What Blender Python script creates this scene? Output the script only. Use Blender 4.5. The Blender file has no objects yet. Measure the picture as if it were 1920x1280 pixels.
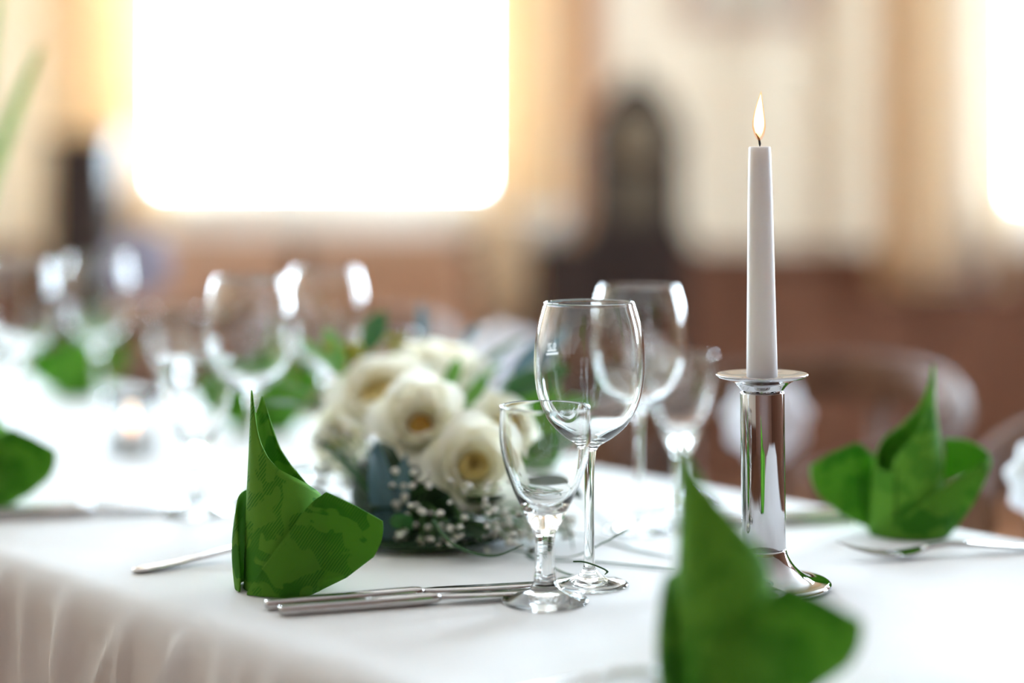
import bpy, bmesh, math, random
from mathutils import Vector, Matrix
sc = bpy.context.scene
COL = sc.collection
PI = math.pi
random.seed(7)

# ------------------------------------------------------------------ camera
F = 3400.0          # focal length in pixels of the 1920 px wide frame
YH = 340.0          # pixel row of the horizon (level camera, lens shifted down)
ZT = 0.75           # table height
ZC = ZT + 0.303     # camera height
cam_d = bpy.data.cameras.new('camera'); cam = bpy.data.objects.new('camera', cam_d); COL.objects.link(cam)
cam.location = (0, 0, ZC); cam.rotation_euler = (PI/2, 0, 0)
cam_d.sensor_width = 36; cam_d.lens = F/1920*36; cam_d.shift_y = -(640-YH)/1920
cam_d.clip_start = 0.05; cam_d.clip_end = 200
cam_d.dof.use_dof = True; cam_d.dof.focus_distance = 1.345
cam_d.dof.aperture_fstop = cam_d.lens/1000/0.056
cam_d.dof.aperture_blades = 0
sc.camera = cam

# ------------------------------------------------------------------ world, exposure
w = bpy.data.worlds.new('sky'); sc.world = w; w.use_nodes = True
bg = w.node_tree.nodes['Background']; bg.inputs[0].default_value = (0.69, 0.855, 1.0, 1); bg.inputs[1].default_value = 60.0
sc.view_settings.view_transform = 'Standard'; sc.view_settings.look = 'None'
sc.view_settings.gamma = 1; sc.view_settings.use_curve_mapping = False
sc.view_settings.exposure = -0.12
cy = sc.cycles
cy.max_bounces = 14; cy.diffuse_bounces = 5; cy.glossy_bounces = 6; cy.transmission_bounces = 14; cy.transparent_max_bounces = 24
cy.sample_clamp_indirect = 20

# room extents: x, y, ceiling
XL, XR, YB, YF, ZCEIL = -4.2, 4.2, 6.2, -3.4, 2.95
WINS = [  # (wall, from, to, sill, head)
    ('back', -1.32, -0.03, 1.0, 2.75), ('back', 1.64, 3.9, 0.95, 2.75), ('back', -3.95, -2.05, 1.0, 2.75),  # third back window is unseen, added for stronger backlight on the table
    ('right', 3.5, 4.5, 1.0, 2.75)]  # unseen side window, added as fill light for the back wall
def portal(name, loc, rot, sx, sy):
    l = bpy.data.lights.new(name, 'AREA'); l.shape = 'RECTANGLE'; l.size = sx; l.size_y = sy; l.energy = 1
    l.cycles.is_portal = True
    o = bpy.data.objects.new(name, l); COL.objects.link(o); o.location = loc; o.rotation_euler = rot
for wl, a, b, s, h in WINS:
    m, zz = (a+b)/2, (s+h)/2
    if wl == 'back': portal('window_daylight', (m, YB+0.24, zz), (-PI/2, 0, 0), b-a, h-s)
    if wl == 'right': portal('window_daylight', (XR+0.24, m, zz), (PI/2, 0, PI/2), b-a, h-s)
    if wl == 'left': portal('window_daylight', (XL-0.24, m, zz), (PI/2, 0, -PI/2), b-a, h-s)

# ------------------------------------------------------------------ helpers
def srgb(r, g, b):
    f = lambda c: (c/255/12.92) if c/255 <= 0.04045 else ((c/255+0.055)/1.055)**2.4
    return (f(r), f(g), f(b), 1)
def P(px, py, z=0.0):
    """a photo pixel on the plane z above the table -> world point"""
    d = (ZC-ZT-z)*F/(py-YH)
    return Vector(((px-960)/F*d, d, ZT+z))
def PD(px, py, d):
    """a photo pixel at a known distance -> world point"""
    return Vector(((px-960)/F*d, d, ZC-(py-YH)/F*d))
# table axes: N across the table (away from the camera), U along it
AT = math.radians(42); N = Vector((math.cos(AT), math.sin(AT), 0)); U = Vector((-math.sin(AT), math.cos(AT), 0))
def NT(n, t, z=0.0): return N*n + U*t + Vector((0, 0, z))

MATS = {}
def mat(name, color, rough=0.5, metal=0.0, spec=0.5, trans=0.0, sub=0.0, noise=None, bump=None, translucent=0.0, sheen=0.0):
    if name in MATS: return MATS[name]
    m = bpy.data.materials.new(name); m.use_nodes = True; MATS[name] = m
    nt = m.node_tree; b = nt.nodes['Principled BSDF']; out = nt.nodes['Material Output']
    b.inputs['Base Color'].default_value = color; b.inputs['Roughness'].default_value = rough
    b.inputs['Metallic'].default_value = metal; b.inputs['Specular IOR Level'].default_value = spec
    b.inputs['Transmission Weight'].default_value = trans; b.inputs['Sheen Weight'].default_value = sheen
    if sub: b.inputs['Subsurface Weight'].default_value = sub; b.inputs['Subsurface Scale'].default_value = 0.006; b.inputs['Subsurface Radius'].default_value = (1, .9, .8)
    tc = nt.nodes.new('ShaderNodeTexCoord')
    csock = None
    if noise:
        sc_, col2, det = noise
        t = nt.nodes.new('ShaderNodeTexNoise'); t.inputs['Scale'].default_value = sc_; t.inputs['Detail'].default_value = det
        nt.links.new(tc.outputs['Object'], t.inputs['Vector'])
        r = nt.nodes.new('ShaderNodeValToRGB'); r.color_ramp.elements[0].position = .35; r.color_ramp.elements[1].position = .65
        r.color_ramp.elements[0].color = color; r.color_ramp.elements[1].color = col2
        nt.links.new(t.outputs['Fac'], r.inputs['Fac']); nt.links.new(r.outputs['Color'], b.inputs['Base Color']); csock = r.outputs['Color']
    if bump:
        sc_, st, dist = bump
        t = nt.nodes.new('ShaderNodeTexNoise'); t.inputs['Scale'].default_value = sc_; t.inputs['Detail'].default_value = 3
        nt.links.new(tc.outputs['Object'], t.inputs['Vector'])
        bn = nt.nodes.new('ShaderNodeBump'); bn.inputs['Strength'].default_value = st; bn.inputs['Distance'].default_value = dist
        nt.links.new(t.outputs['Fac'], bn.inputs['Height']); nt.links.new(bn.outputs['Normal'], b.inputs['Normal'])
    if translucent:
        tr = nt.nodes.new('ShaderNodeBsdfTranslucent'); tr.inputs['Color'].default_value = color
        if csock: nt.links.new(csock, tr.inputs['Color'])
        mx = nt.nodes.new('ShaderNodeMixShader'); mx.inputs[0].default_value = translucent
        nt.links.new(b.outputs[0], mx.inputs[1]); nt.links.new(tr.outputs[0], mx.inputs[2]); nt.links.new(mx.outputs[0], out.inputs[0])
    return m
def wood(name, c1, c2, rough=0.4, scale=6.0):
    m = mat(name, c1, rough); nt = m.node_tree; b = nt.nodes['Principled BSDF']
    tc = nt.nodes.new('ShaderNodeTexCoord'); mp = nt.nodes.new('ShaderNodeMapping'); mp.inputs['Scale'].default_value = (1, 1, .12)
    t = nt.nodes.new('ShaderNodeTexNoise'); t.inputs['Scale'].default_value = scale*4; t.inputs['Detail'].default_value = 6
    r = nt.nodes.new('ShaderNodeValToRGB'); r.color_ramp.elements[0].color = c1; r.color_ramp.elements[1].color = c2
    r.color_ramp.elements[0].position = .3; r.color_ramp.elements[1].position = .7
    nt.links.new(tc.outputs['Object'], mp.inputs[0]); nt.links.new(mp.outputs[0], t.inputs['Vector'])
    nt.links.new(t.outputs['Fac'], r.inputs[0]); nt.links.new(r.outputs[0], b.inputs['Base Color'])
    return m

class MB:
    """collects vertices and faces of one mesh"""
    def __init__(s): s.v = []; s.f = []
    def add(s, vs, fs):
        o = len(s.v); s.v += [tuple(v) for v in vs]; s.f += [tuple(i+o for i in f) for f in fs]; return s
    def box(s, x0, x1, y0, y1, z0, z1):
        return s.add([(x0,y0,z0),(x1,y0,z0),(x1,y1,z0),(x0,y1,z0),(x0,y0,z1),(x1,y0,z1),(x1,y1,z1),(x0,y1,z1)],
                     [(0,3,2,1),(4,5,6,7),(0,1,5,4),(1,2,6,5),(2,3,7,6),(3,0,4,7)])
    def grid(s, rows, closed=False, flip=False):
        """rows of equal length -> quads"""
        n = len(rows[0]); vs = [p for r in rows for p in r]; fs = []
        for i in range(len(rows)-1):
            for j in range(n if closed else n-1):
                a, b = i*n+j, i*n+(j+1) % n
                q = (a, b, b+n, a+n); fs.append(q[::-1] if flip else q)
        return s.add(vs, fs)
    def lathe(s, prof, seg=64, flip=False):
        rows = [[(r*math.cos(2*PI*j/seg), r*math.sin(2*PI*j/seg), z) for j in range(seg)] for r, z in prof]
        return s.grid(rows, True, flip)
    def tube(s, pts, rad, seg=8, flat=1.0, cap=True):
        pts = [Vector(p) for p in pts]; rows = []
        up = Vector((0, 0, 1)); 
        for i, p in enumerate(pts):
            t = (pts[min(i+1, len(pts)-1)]-pts[max(i-1, 0)]).normalized()
            sx = t.cross(up)
            if sx.length < 1e-4: sx = t.cross(Vector((0, 1, 0)))
            sx.normalize(); sy = sx.cross(t).normalized()
            r = rad[i] if isinstance(rad, (list, tuple)) else rad
            rows.append([p+sx*math.cos(2*PI*j/seg)*r+sy*math.sin(2*PI*j/seg)*r*flat for j in range(seg)])
        o = len(s.v); s.grid(rows, True)
        if cap:
            k = len(rows)-1
            s.f.append(tuple(o+j for j in range(seg))[::-1]); s.f.append(tuple(o+k*seg+j for j in range(seg)))
        return s
    def mesh(s, name, m, smooth=True):
        me = bpy.data.meshes.new(name); me.from_pydata(s.v, [], s.f); me.update()
        if m: me.materials.append(m)
        if smooth: me.polygons.foreach_set('use_smooth', [True]*len(me.polygons))
        return me
    def build(s, name, m, parent=None, smooth=True, loc=None, rot=None):
        o = bpy.data.objects.new(name, s.mesh(name, m, smooth)); COL.objects.link(o); o.parent = parent
        if loc is not None: o.location = loc
        if rot is not None: o.rotation_euler = rot
        return o
def tag(o, label=None, cat=None, group=None, kind=None):
    if label: o['label'] = label
    if cat: o['category'] = cat
    if group: o['group'] = group
    if kind: o['kind'] = kind
    return o
def empty(name, loc=(0, 0, 0), rz=0.0, label=None, cat=None, group=None):
    o = bpy.data.objects.new(name, None); COL.objects.link(o); o.location = loc; o.rotation_euler = (0, 0, rz); o.empty_display_size = .02
    return tag(o, label, cat, group)
def inst(name, me, parent=None, loc=(0, 0, 0), rot=(0, 0, 0), scale=(1, 1, 1)):
    o = bpy.data.objects.new(name, me); COL.objects.link(o); o.parent = parent
    o.location = loc; o.rotation_euler = rot; o.scale = scale
    return o
def copy_tree(o, parent=None):
    c = o.copy(); COL.objects.link(c)
    c.parent = parent
    for ch in list(o.children): copy_tree(ch, c)
    return c
def bevel(o, w_, seg=2):
    b = o.modifiers.new('edge', 'BEVEL'); b.width = w_; b.segments = seg; b.limit_method = 'ANGLE'
    return o
def catmull(pts, n):
    pts = [Vector(p) for p in pts]; q = [pts[0]*2-pts[1]]+pts+[pts[-1]*2-pts[-2]]; out = []
    m = len(pts)-1
    for k in range(n+1):
        u = k/n*m; i = min(int(u), m-1); t = u-i; a, b, c, d = q[i:i+4]
        out.append(0.5*((2*b)+(c-a)*t+(2*a-5*b+4*c-d)*t*t+(3*b-a-3*c+d)*t**3))
    return out
def interp(tab, x):
    for (x0, y0), (x1, y1) in zip(tab, tab[1:]):
        if x <= x1:
            t = (x-x0)/(x1-x0); return y0+(y1-y0)*max(0, t)
    return tab[-1][1]
def sm(a, b, x):
    t = max(0, min(1, (x-a)/(b-a))); return t*t*(3-2*t)

# ------------------------------------------------------------------ materials
M_wall = mat('cream_plaster', srgb(244, 232, 210), .9, noise=(3, srgb(240, 226, 202), 2))
M_wains = wood('brown_panelling', srgb(104, 66, 48), srgb(124, 82, 60), .45, 3)
M_ceil = mat('ceiling_paint', srgb(240, 236, 228), .9)
M_floor = wood('floor_wood', srgb(120, 82, 58), srgb(150, 105, 74), .4, 3)
M_white = mat('white_paint', srgb(246, 240, 230), .5)
M_cloth = mat('white_tablecloth', (0.80, .795, .79, 1), .85, spec=.2, bump=(900, .12, .0006), sheen=.1)
nt_ = M_cloth.node_tree; b0 = [n for n in nt_.nodes if n.type == 'BUMP'][0]
tn = nt_.nodes.new('ShaderNodeTexNoise'); tn.inputs['Scale'].default_value = 7; tn.inputs['Detail'].default_value = 2; tn.inputs['Distortion'].default_value = .8
tcn = [n for n in nt_.nodes if n.type == 'TEX_COORD'][0]; nt_.links.new(tcn.outputs['Object'], tn.inputs['Vector'])
b1 = nt_.nodes.new('ShaderNodeBump'); b1.inputs['Strength'].default_value = .5; b1.inputs['Distance'].default_value = .006
nt_.links.new(tn.outputs['Fac'], b1.inputs['Height']); nt_.links.new(b1.outputs[0], b0.inputs['Normal'])
M_curt = mat('amber_curtain', srgb(242, 222, 190), .9, translucent=.34)
M_sheer = mat('sheer_curtain', srgb(240, 236, 232), .9, translucent=.5)
M_chairwood = wood('chair_wood', srgb(92, 62, 45), srgb(112, 78, 56), .6)
MATS['chair_wood'].node_tree.nodes['Principled BSDF'].inputs['Specular IOR Level'].default_value = .15
M_seat = mat('dark_seat_fabric', srgb(52, 42, 44), .8)
M_darkwood = wood('dark_wood', srgb(30, 20, 17), srgb(48, 33, 27), .4)
M_chrome = mat('polished_chrome', (.56, .56, .58, 1), .03, 1)
M_steel = mat('cutlery_steel', (.50, .48, .47, 1), .14, 1)
M_wax = mat('candle_wax', srgb(238, 234, 232), .45, sub=.5)
M_wick = mat('wick_black', srgb(30, 22, 20), .9)
M_satin = mat('white_satin', srgb(238, 238, 246), .5)
M_green_leaf = mat('leaf_green', srgb(46, 92, 40), .45, translucent=.25)
M_green_light = mat('leaf_light_green', srgb(98, 148, 62), .5, translucent=.3)
M_leaf_blue = mat('leaf_blue_grey', srgb(92, 124, 134), .35, translucent=.1)
M_leaf_dark = mat('leaf_dark_green', srgb(30, 56, 26), .55, spec=.3)
M_yellow_bud = mat('bud_yellow_green', srgb(168, 164, 40), .6, translucent=.2)
M_petal = mat('petal_cream', srgb(252, 247, 226), .6, noise=(30, srgb(253, 251, 242), 2), translucent=.4)
M_petal_in = mat('petal_yellow', srgb(236, 214, 140), .6, noise=(40, srgb(240, 226, 170), 2), translucent=.3)
M_heart = mat('flower_heart', srgb(176, 128, 54), .8, noise=(120, srgb(200, 160, 80), 2))
M_bloss = mat('blossom_white', srgb(246, 243, 234), .7, translucent=.2)
M_mark = mat('glass_print_white', srgb(250, 250, 250), .6, translucent=.6)
M_glass = bpy.data.materials.new('clear_glass'); M_glass.use_nodes = True
nt = M_glass.node_tree; nt.nodes.remove(nt.nodes['Principled BSDF'])
g = nt.nodes.new('ShaderNodeBsdfGlass'); g.inputs['IOR'].default_value = 1.5; g.inputs['Roughness'].default_value = 0; g.inputs['Color'].default_value = (.995, 1, .998, 1)
nt.links.new(g.outputs[0], nt.nodes['Material Output'].inputs[0])
M_pane = bpy.data.materials.new('window_glass'); M_pane.use_nodes = True
nt = M_pane.node_tree; nt.nodes.remove(nt.nodes['Principled BSDF'])
tr = nt.nodes.new('ShaderNodeBsdfTransparent'); gl = nt.nodes.new('ShaderNodeBsdfGlossy'); gl.inputs['Roughness'].default_value = 0.02
fr = nt.nodes.new('ShaderNodeFresnel'); fr.inputs[0].default_value = 1.45; mx = nt.nodes.new('ShaderNodeMixShader')
nt.links.new(fr.outputs[0], mx.inputs[0]); nt.links.new(tr.outputs[0], mx.inputs[1]); nt.links.new(gl.outputs[0], mx.inputs[2])
nt.links.new(mx.outputs[0], nt.nodes['Material Output'].inputs[0])

def napkin_material(name, translucency):
    m = bpy.data.materials.new(name); m.use_nodes = True
    nt = m.node_tree; b = nt.nodes['Principled BSDF']; out = nt.nodes['Material Output']
    b.inputs['Roughness'].default_value = .75; b.inputs['Specular IOR Level'].default_value = .25
    L = nt.links.new; nn = nt.nodes.new
    tc = nn('ShaderNodeTexCoord')
    # large printed leaf shapes, hatched in fine lines
    n1 = nn('ShaderNodeTexNoise'); n1.inputs['Scale'].default_value = 38; n1.inputs['Detail'].default_value = 1.5; n1.inputs['Distortion'].default_value = 1.2
    L(tc.outputs['Object'], n1.inputs['Vector'])
    r1 = nn('ShaderNodeValToRGB'); r1.color_ramp.elements[0].position = .52; r1.color_ramp.elements[1].position = .55
    L(n1.outputs['Fac'], r1.inputs[0])
    wv = nn('ShaderNodeTexWave'); wv.inputs['Scale'].default_value = 190; wv.inputs['Distortion'].default_value = 3; wv.inputs['Detail'].default_value = 1; wv.inputs['Detail Scale'].default_value = .3
    wv.bands_direction = 'DIAGONAL'
    L(tc.outputs['Object'], wv.inputs['Vector'])
    r2 = nn('ShaderNodeValToRGB'); r2.color_ramp.elements[0].position = .35; r2.color_ramp.elements[1].position = .6
    L(wv.outputs['Fac'], r2.inputs[0])
    n2 = nn('ShaderNodeTexNoise'); n2.inputs['Scale'].default_value = 22; n2.inputs['Detail'].default_value = 1
    L(tc.outputs['Object'], n2.inputs['Vector'])
    r3 = nn('ShaderNodeValToRGB'); r3.color_ramp.elements[0].position = .45; r3.color_ramp.elements[1].position = .6
    L(n2.outputs['Fac'], r3.inputs[0])
    mh = nn('ShaderNodeMath'); mh.operation = 'MAXIMUM'; L(r2.outputs[0], mh.inputs[0]); L(r3.outputs[0], mh.inputs[1])
    mm = nn('ShaderNodeMath'); mm.operation = 'MULTIPLY'; L(r1.outputs[0], mm.inputs[0]); L(mh.outputs[0], mm.inputs[1])
    mxc = nn('ShaderNodeMix'); mxc.data_type = 'RGBA'
    mxc.inputs['A'].default_value = srgb(96, 156, 42); mxc.inputs['B'].default_value = srgb(60, 128, 20)
    L(mm.outputs[0], mxc.inputs['Factor'])
    L(mxc.outputs['Result'], b.inputs['Base Color'])
    rib = nn('ShaderNodeTexWave'); rib.inputs['Scale'].default_value = 420; rib.bands_direction = 'Z'
    L(tc.outputs['Object'], rib.inputs['Vector'])
    bp = nn('ShaderNodeBump'); bp.inputs['Strength'].default_value = .25; bp.inputs['Distance'].default_value = .0004
    L(rib.outputs['Fac'], bp.inputs['Height']); L(bp.outputs[0], b.inputs['Normal'])
    tl = nn('ShaderNodeBsdfTranslucent'); L(mxc.outputs['Result'], tl.inputs[0])
    ms = nn('ShaderNodeMixShader'); ms.inputs[0].default_value = translucency
    L(b.outputs[0], ms.inputs[1]); L(tl.outputs[0], ms.inputs[2]); L(ms.outputs[0], out.inputs[0])
    return m
M_nap = napkin_material('green_damask_paper', .34); M_nap_body = napkin_material('green_damask_paper_layered', .10)

# ------------------------------------------------------------------ room shell
def struct(o, label=None): return tag(o, label, None, None, 'structure')
struct(MB().box(XL-.25, XR+.25, YF-.25, YB+.25, -.1, 0).build('floor', M_floor, smooth=False), 'brown wooden floor of the dining room')
struct(MB().box(XL-.25, XR+.25, YF-.25, YB+.25, ZCEIL, ZCEIL+.1).build('ceiling', M_ceil, smooth=False), 'pale plain ceiling of the dining room')
def wall(name, side, label):
    mb = MB(); ws = sorted((a, b, s, h) for wl, a, b, s, h in WINS if wl == side)
    def bx(a, b, z0, z1):
        if side == 'back': mb.box(a, b, YB, YB+.25, z0, z1)
        elif side == 'front': mb.box(a, b, YF-.25, YF, z0, z1)
        elif side == 'right': mb.box(XR, XR+.25, a, b, z0, z1)
        else: mb.box(XL-.25, XL, a, b, z0, z1)
    lo, hi = (XL-.25, XR+.25) if side in ('back', 'front') else (YF, YB)
    cur = lo
    for a, b, s, h in ws:
        bx(cur, a, 0, ZCEIL); bx(a, b, 0, s); bx(a, b, h, ZCEIL); cur = b
    bx(cur, hi, 0, ZCEIL)
    return struct(mb.build(name, M_wains if side in ('front', 'right') else M_wall, smooth=False), label)
wall('wall_back', 'back', 'cream plaster wall with the tall bright windows')
wall('wall_right', 'right', 'dark brown panelled side wall')
wall('wall_left', 'left', 'cream plaster side wall of the dining room')
wall('wall_front', 'front', 'dark brown panelled wall without windows')
# wainscot: dark brown panelling below the sills
def wainscot(name, x0, x1, y0, y1, along, n, h, label):
    root = struct(empty(name, ((x0+x1)/2, (y0+y1)/2, 0)), label)
    ox, oy = root.location.x, root.location.y
    MB().box(x0-ox, x1-ox, y0-oy, y1-oy, 0, h).build('backing_board', M_wains, root, False)
    t = .012
    for i in range(n):
        a = (i+.06)/n; b = (i+.94)/n
        if along == 'x':
            xs0, xs1 = x0+(x1-x0)*a-ox, x0+(x1-x0)*b-ox
            MB().box(xs0, xs1, y0-oy-t, y0-oy, .12, h-.08).build('panel', M_wains, root, False)
        else:
            ys0, ys1 = y0+(y1-y0)*a-oy, y0+(y1-y0)*b-oy
            xa, xb = (x0-ox-t, x0-ox) if x0 > 0 else (x1-ox, x1-ox+t)
            MB().box(xa, xb, ys0, ys1, .12, h-.08).build('panel', M_wains, root, False)
    if along == 'x': MB().box(x0-ox, x1-ox, y0-oy-.03, y1-oy, h, h+.03).build('cap_rail', M_wains, root, False)
    else: MB().box(x0-ox-.01, x1-ox+.01, y0-oy, y1-oy, h, h+.03).build('cap_rail', M_wains, root, False)
wainscot('trim_1', XL, XR, YB-.03, YB-.001, 'x', 12, .80, 'dark brown wall panelling below the tall windows')
wainscot('trim_2', XR-.03, XR-.001, YF, YB-.05, 'y', 14, .80, 'dark brown panelling on the side wall without windows')
wainscot('trim_3', XL+.001, XL+.03, YF, YB-.05, 'y', 14, .80, 'dark brown panelling below the cream side wall')
struct(bevel(MB().box(.185, .30, YB-.09, YB-.032, 0, ZCEIL-.002).build('trim_4', wood('tan_oak', srgb(170, 124, 88), srgb(186, 140, 102), .5), smooth=False), .01), 'tan wooden pilaster between the amber curtain and the clock')
WIN_LABEL = ['large bright window between amber curtains', 'tall bright window beside the striped curtain',
             'unseen wide window added beyond the narrow dark cabinet for stronger backlight', 'unseen narrow window added in the side wall to brighten the back wall']
for i, (wl, a, b, s, h) in enumerate(WINS):
    if wl == 'back': root = empty('window_%d' % (i+1), ((a+b)/2, YB+.14, s))
    elif wl == 'right': root = empty('window_%d' % (i+1), (XR+.14, (a+b)/2, s), -PI/2)
    else: root = empty('window_%d' % (i+1), (XL-.14, (a+b)/2, s), PI/2)
    struct(root, WIN_LABEL[i]); ww = b-a; hh = h-s
    f = MB()
    f.box(-ww/2, -ww/2+.05, -.03, .03, 0, hh).box(ww/2-.05, ww/2, -.03, .03, 0, hh).box(-ww/2+.05, ww/2-.05, -.03, .03, 0, .05).box(-ww/2+.05, ww/2-.05, -.03, .03, hh-.05, hh)
    f.box(-ww/2+.05, ww/2-.05, -.02, .02, hh*.72, hh*.72+.04)
    f.build('window_frame', M_white, root, False)
    MB().box(-ww/2+.05, ww/2-.05, -.003, .003, .05, hh*.72).build('pane', M_pane, root, False)
    MB().box(-ww/2+.05, ww/2-.05, -.003, .003, hh*.72+.04, hh-.05).build('pane', M_pane, root, False)
    sd = .30 if wl == 'back' else .2
    bevel(MB().box(-ww/2-.06, ww/2+.06, -sd, -.03, -.12, -.003).build('window_sill', M_white, root, False), .01)

# curtains: wavy hanging cloth
def curtain(name, x0, x1, y, z0, z1, nf, amp, m, label, hang=None, taper=0.0):
    root = empty(name, ((x0+x1)/2, y, z0), 0, label, 'curtain', 'curtains beside the windows')
    rows = []; nx = nf*10
    for iz in range(13):
        v = iz/12; r = []
        for ix in range(nx+1):
            u = ix/nx; wv = math.sin(u*nf*2*PI+.6*math.sin(v*3))*amp*(0.7+.3*math.cos(v*5+u*9))
            xx = (u-.5)*(x1-x0)*(1-taper*(1-v))
            r.append((xx, wv, v*(z1-z0)))
        rows.append(r)
    o = MB().grid(rows).build('drape', m, root)
    s = o.modifiers.new('thick', 'SOLIDIFY'); s.thickness = .003
    MB().tube([(-(x1-x0)/2, 0, z1-z0+.015), ((x1-x0)/2, 0, z1-z0+.015)], .014, 10).build('rod', M_darkwood, root)
    return root
curtain('curtain', -1.56, -1.16, YB-.22, .55, 2.72, 5, .035, M_curt, 'gathered amber curtain between the large window and the dark pedestal cabinet')
curtain('curtain', -0.10, 0.17, YB-.22, .55, 2.72, 4, .035, M_curt, 'gathered amber curtain between the large window and the bracket clock')
M_curt_d = mat('tan_curtain', srgb(214, 178, 134), .9, translucent=.3)
curtain('curtain', 1.185, 1.30, YB-.30, .70, 2.72, 2, .02, M_curt_d, 'narrow tan curtain on the picture side of the tall window')
curtain('curtain', 1.315, 1.47, YB-.22, .70, 2.72, 3, .02, M_curt, 'pale amber curtain next to the narrow tan one')
curtain('curtain', 1.485, 1.575, YB-.12, .70, 2.72, 2, .015, M_sheer, 'white sheer curtain between two amber curtains')
curtain('curtain', 1.59, 1.66, YB-.22, .70, 2.72, 1, .015, M_curt, 'thin amber curtain touching the tall window')

# ------------------------------------------------------------------ table and cloth
T0, T1, N0, N1 = -0.35, 3.25, 0.672, 1.362
tb = empty('banquet_table', NT((N0+N1)/2, (T0+T1)/2), AT, 'long wooden banquet table under the white cloth', 'table')
hw, hl = (N1-N0)/2-.03, (T1-T0)/2-.03
bevel(MB().box(-hw, hw, -hl, hl, .72, .742).build('tabletop', M_chairwood, tb, False), .01)
for sx in (-1, 1):
    for sy in (-1, 0, 1):
        MB().box(sx*(hw-.07)-.025, sx*(hw-.07)+.025, sy*(hl-.12)-.025, sy*(hl-.12)+.025, 0, .72).build('leg', M_chairwood, tb, False)
def tablecloth():
    hw, hl = (N1-N0)/2, (T1-T0)/2
    def outline(off, cr=.035):
        pts = []; R = cr+max(off, -cr+.005)
        def corner(cx, cy, a0):
            for k in range(13):
                a = a0+PI/2*k/12; pts.append((cx+R*math.cos(a), cy+R*math.sin(a)))
        def line(p, q, n):
            for k in range(1, n): pts.append((p[0]+(q[0]-p[0])*k/n, p[1]+(q[1]-p[1])*k/n))
        cx, cy = hw-cr, hl-cr
        seq = [((cx, cy), 0), ((-cx, cy), PI/2), ((-cx, -cy), PI), ((cx, -cy), 3*PI/2)]
        for i, ((x, y), a) in enumerate(seq):
            corner(x, y, a); p = pts[-1]
            (x2, y2), a2 = seq[(i+1) % 4]; q = (x2+R*math.cos(a2), y2+R*math.sin(a2))
            line(p, q, 520 if i in (1, 3) else 120)
        return pts
    prof = [(-.030, 0), (-.020, -.0002), (-.012, -.0012), (-.005, -.004), (0, -.009), (.004, -.016), (.006, -.026), (.0065, -.035), (.007, -.045), (.008, -.06), (.009, -.08), (.0105, -.105), (.012, -.13), (.0145, -.165), (.017, -.2), (.022, -.3), (.026, -.42), (.03, -.52)]
    rows = []; base = outline(0); M = len(base)
    # arc length for fold phase
    rnd = random.Random(3); ph = [rnd.random()*6.28 for _ in range(8)]
    sl = [0]
    for k in range(1, M): sl.append(sl[-1]+math.hypot(base[k][0]-base[k-1][0], base[k][1]-base[k-1][1]))
    ridges = []; q = 0.0
    while q < sl[-1]:
        q += rnd.uniform(.035, .12); ridges.append((q, rnd.uniform(.006, .022), rnd.uniform(.005, .015), rnd.uniform(-.35, .35)))
    tm_ = (T0+T1)/2
    near = [(k, p[1]+tm_) for k, p in enumerate(base) if p[0] < -hw+.0015]
    for t_, wd_, am_, sk_ in ((1.353, .008, .016, 0), (1.085, .005, .013, .05), (1.15, .010, .011, .5), (1.0, .006, .010, 0), (.91, .01, .009, -.2), (1.25, .014, .008, -.2)):
        kk = min(near, key=lambda q_: abs(q_[1]-t_))[0]; ridges.append((sl[kk], wd_, am_, sk_))
    for off, z in prof:
        o = outline(off); r = []; a = sm(.0, .06, -z)+.5*sm(.06, .5, -z)
        for k in range(M):
            (x, y), (bx, by) = o[k], base[k]
            s = sl[k]
            fold = sum(am*math.exp(-((s-s0-sk*z)/wd)**2) for s0, wd, am, sk in ridges)
            # outward direction from the outline
            p, q = base[(k-1) % M], base[(k+1) % M]; tx, ty = q[0]-p[0], q[1]-p[1]; tl = math.hypot(tx, ty) or 1
            nx, ny = ty/tl, -tx/tl
            d = a*fold+a*.004*math.sin(s*13+ph[0])
            r.append((x+nx*d, y+ny*d, z))
        rows.append(r)
    mb = MB()
    mb.v += [p for r in rows for p in r]
    for i in range(len(rows)-1):
        for j in range(M):
            a_, b_ = i*M+j, i*M+(j+1) % M; mb.f.append((a_, a_+M, b_+M, b_))
    mb.f.append(tuple(range(M)))
    o = mb.build('tablecloth', M_cloth, None, True, NT((N0+N1)/2, (T0+T1)/2, ZT), (0, 0, AT))
    return tag(o, 'long white linen cloth draped over the banquet table', 'tablecloth')
tablecloth()

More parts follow.
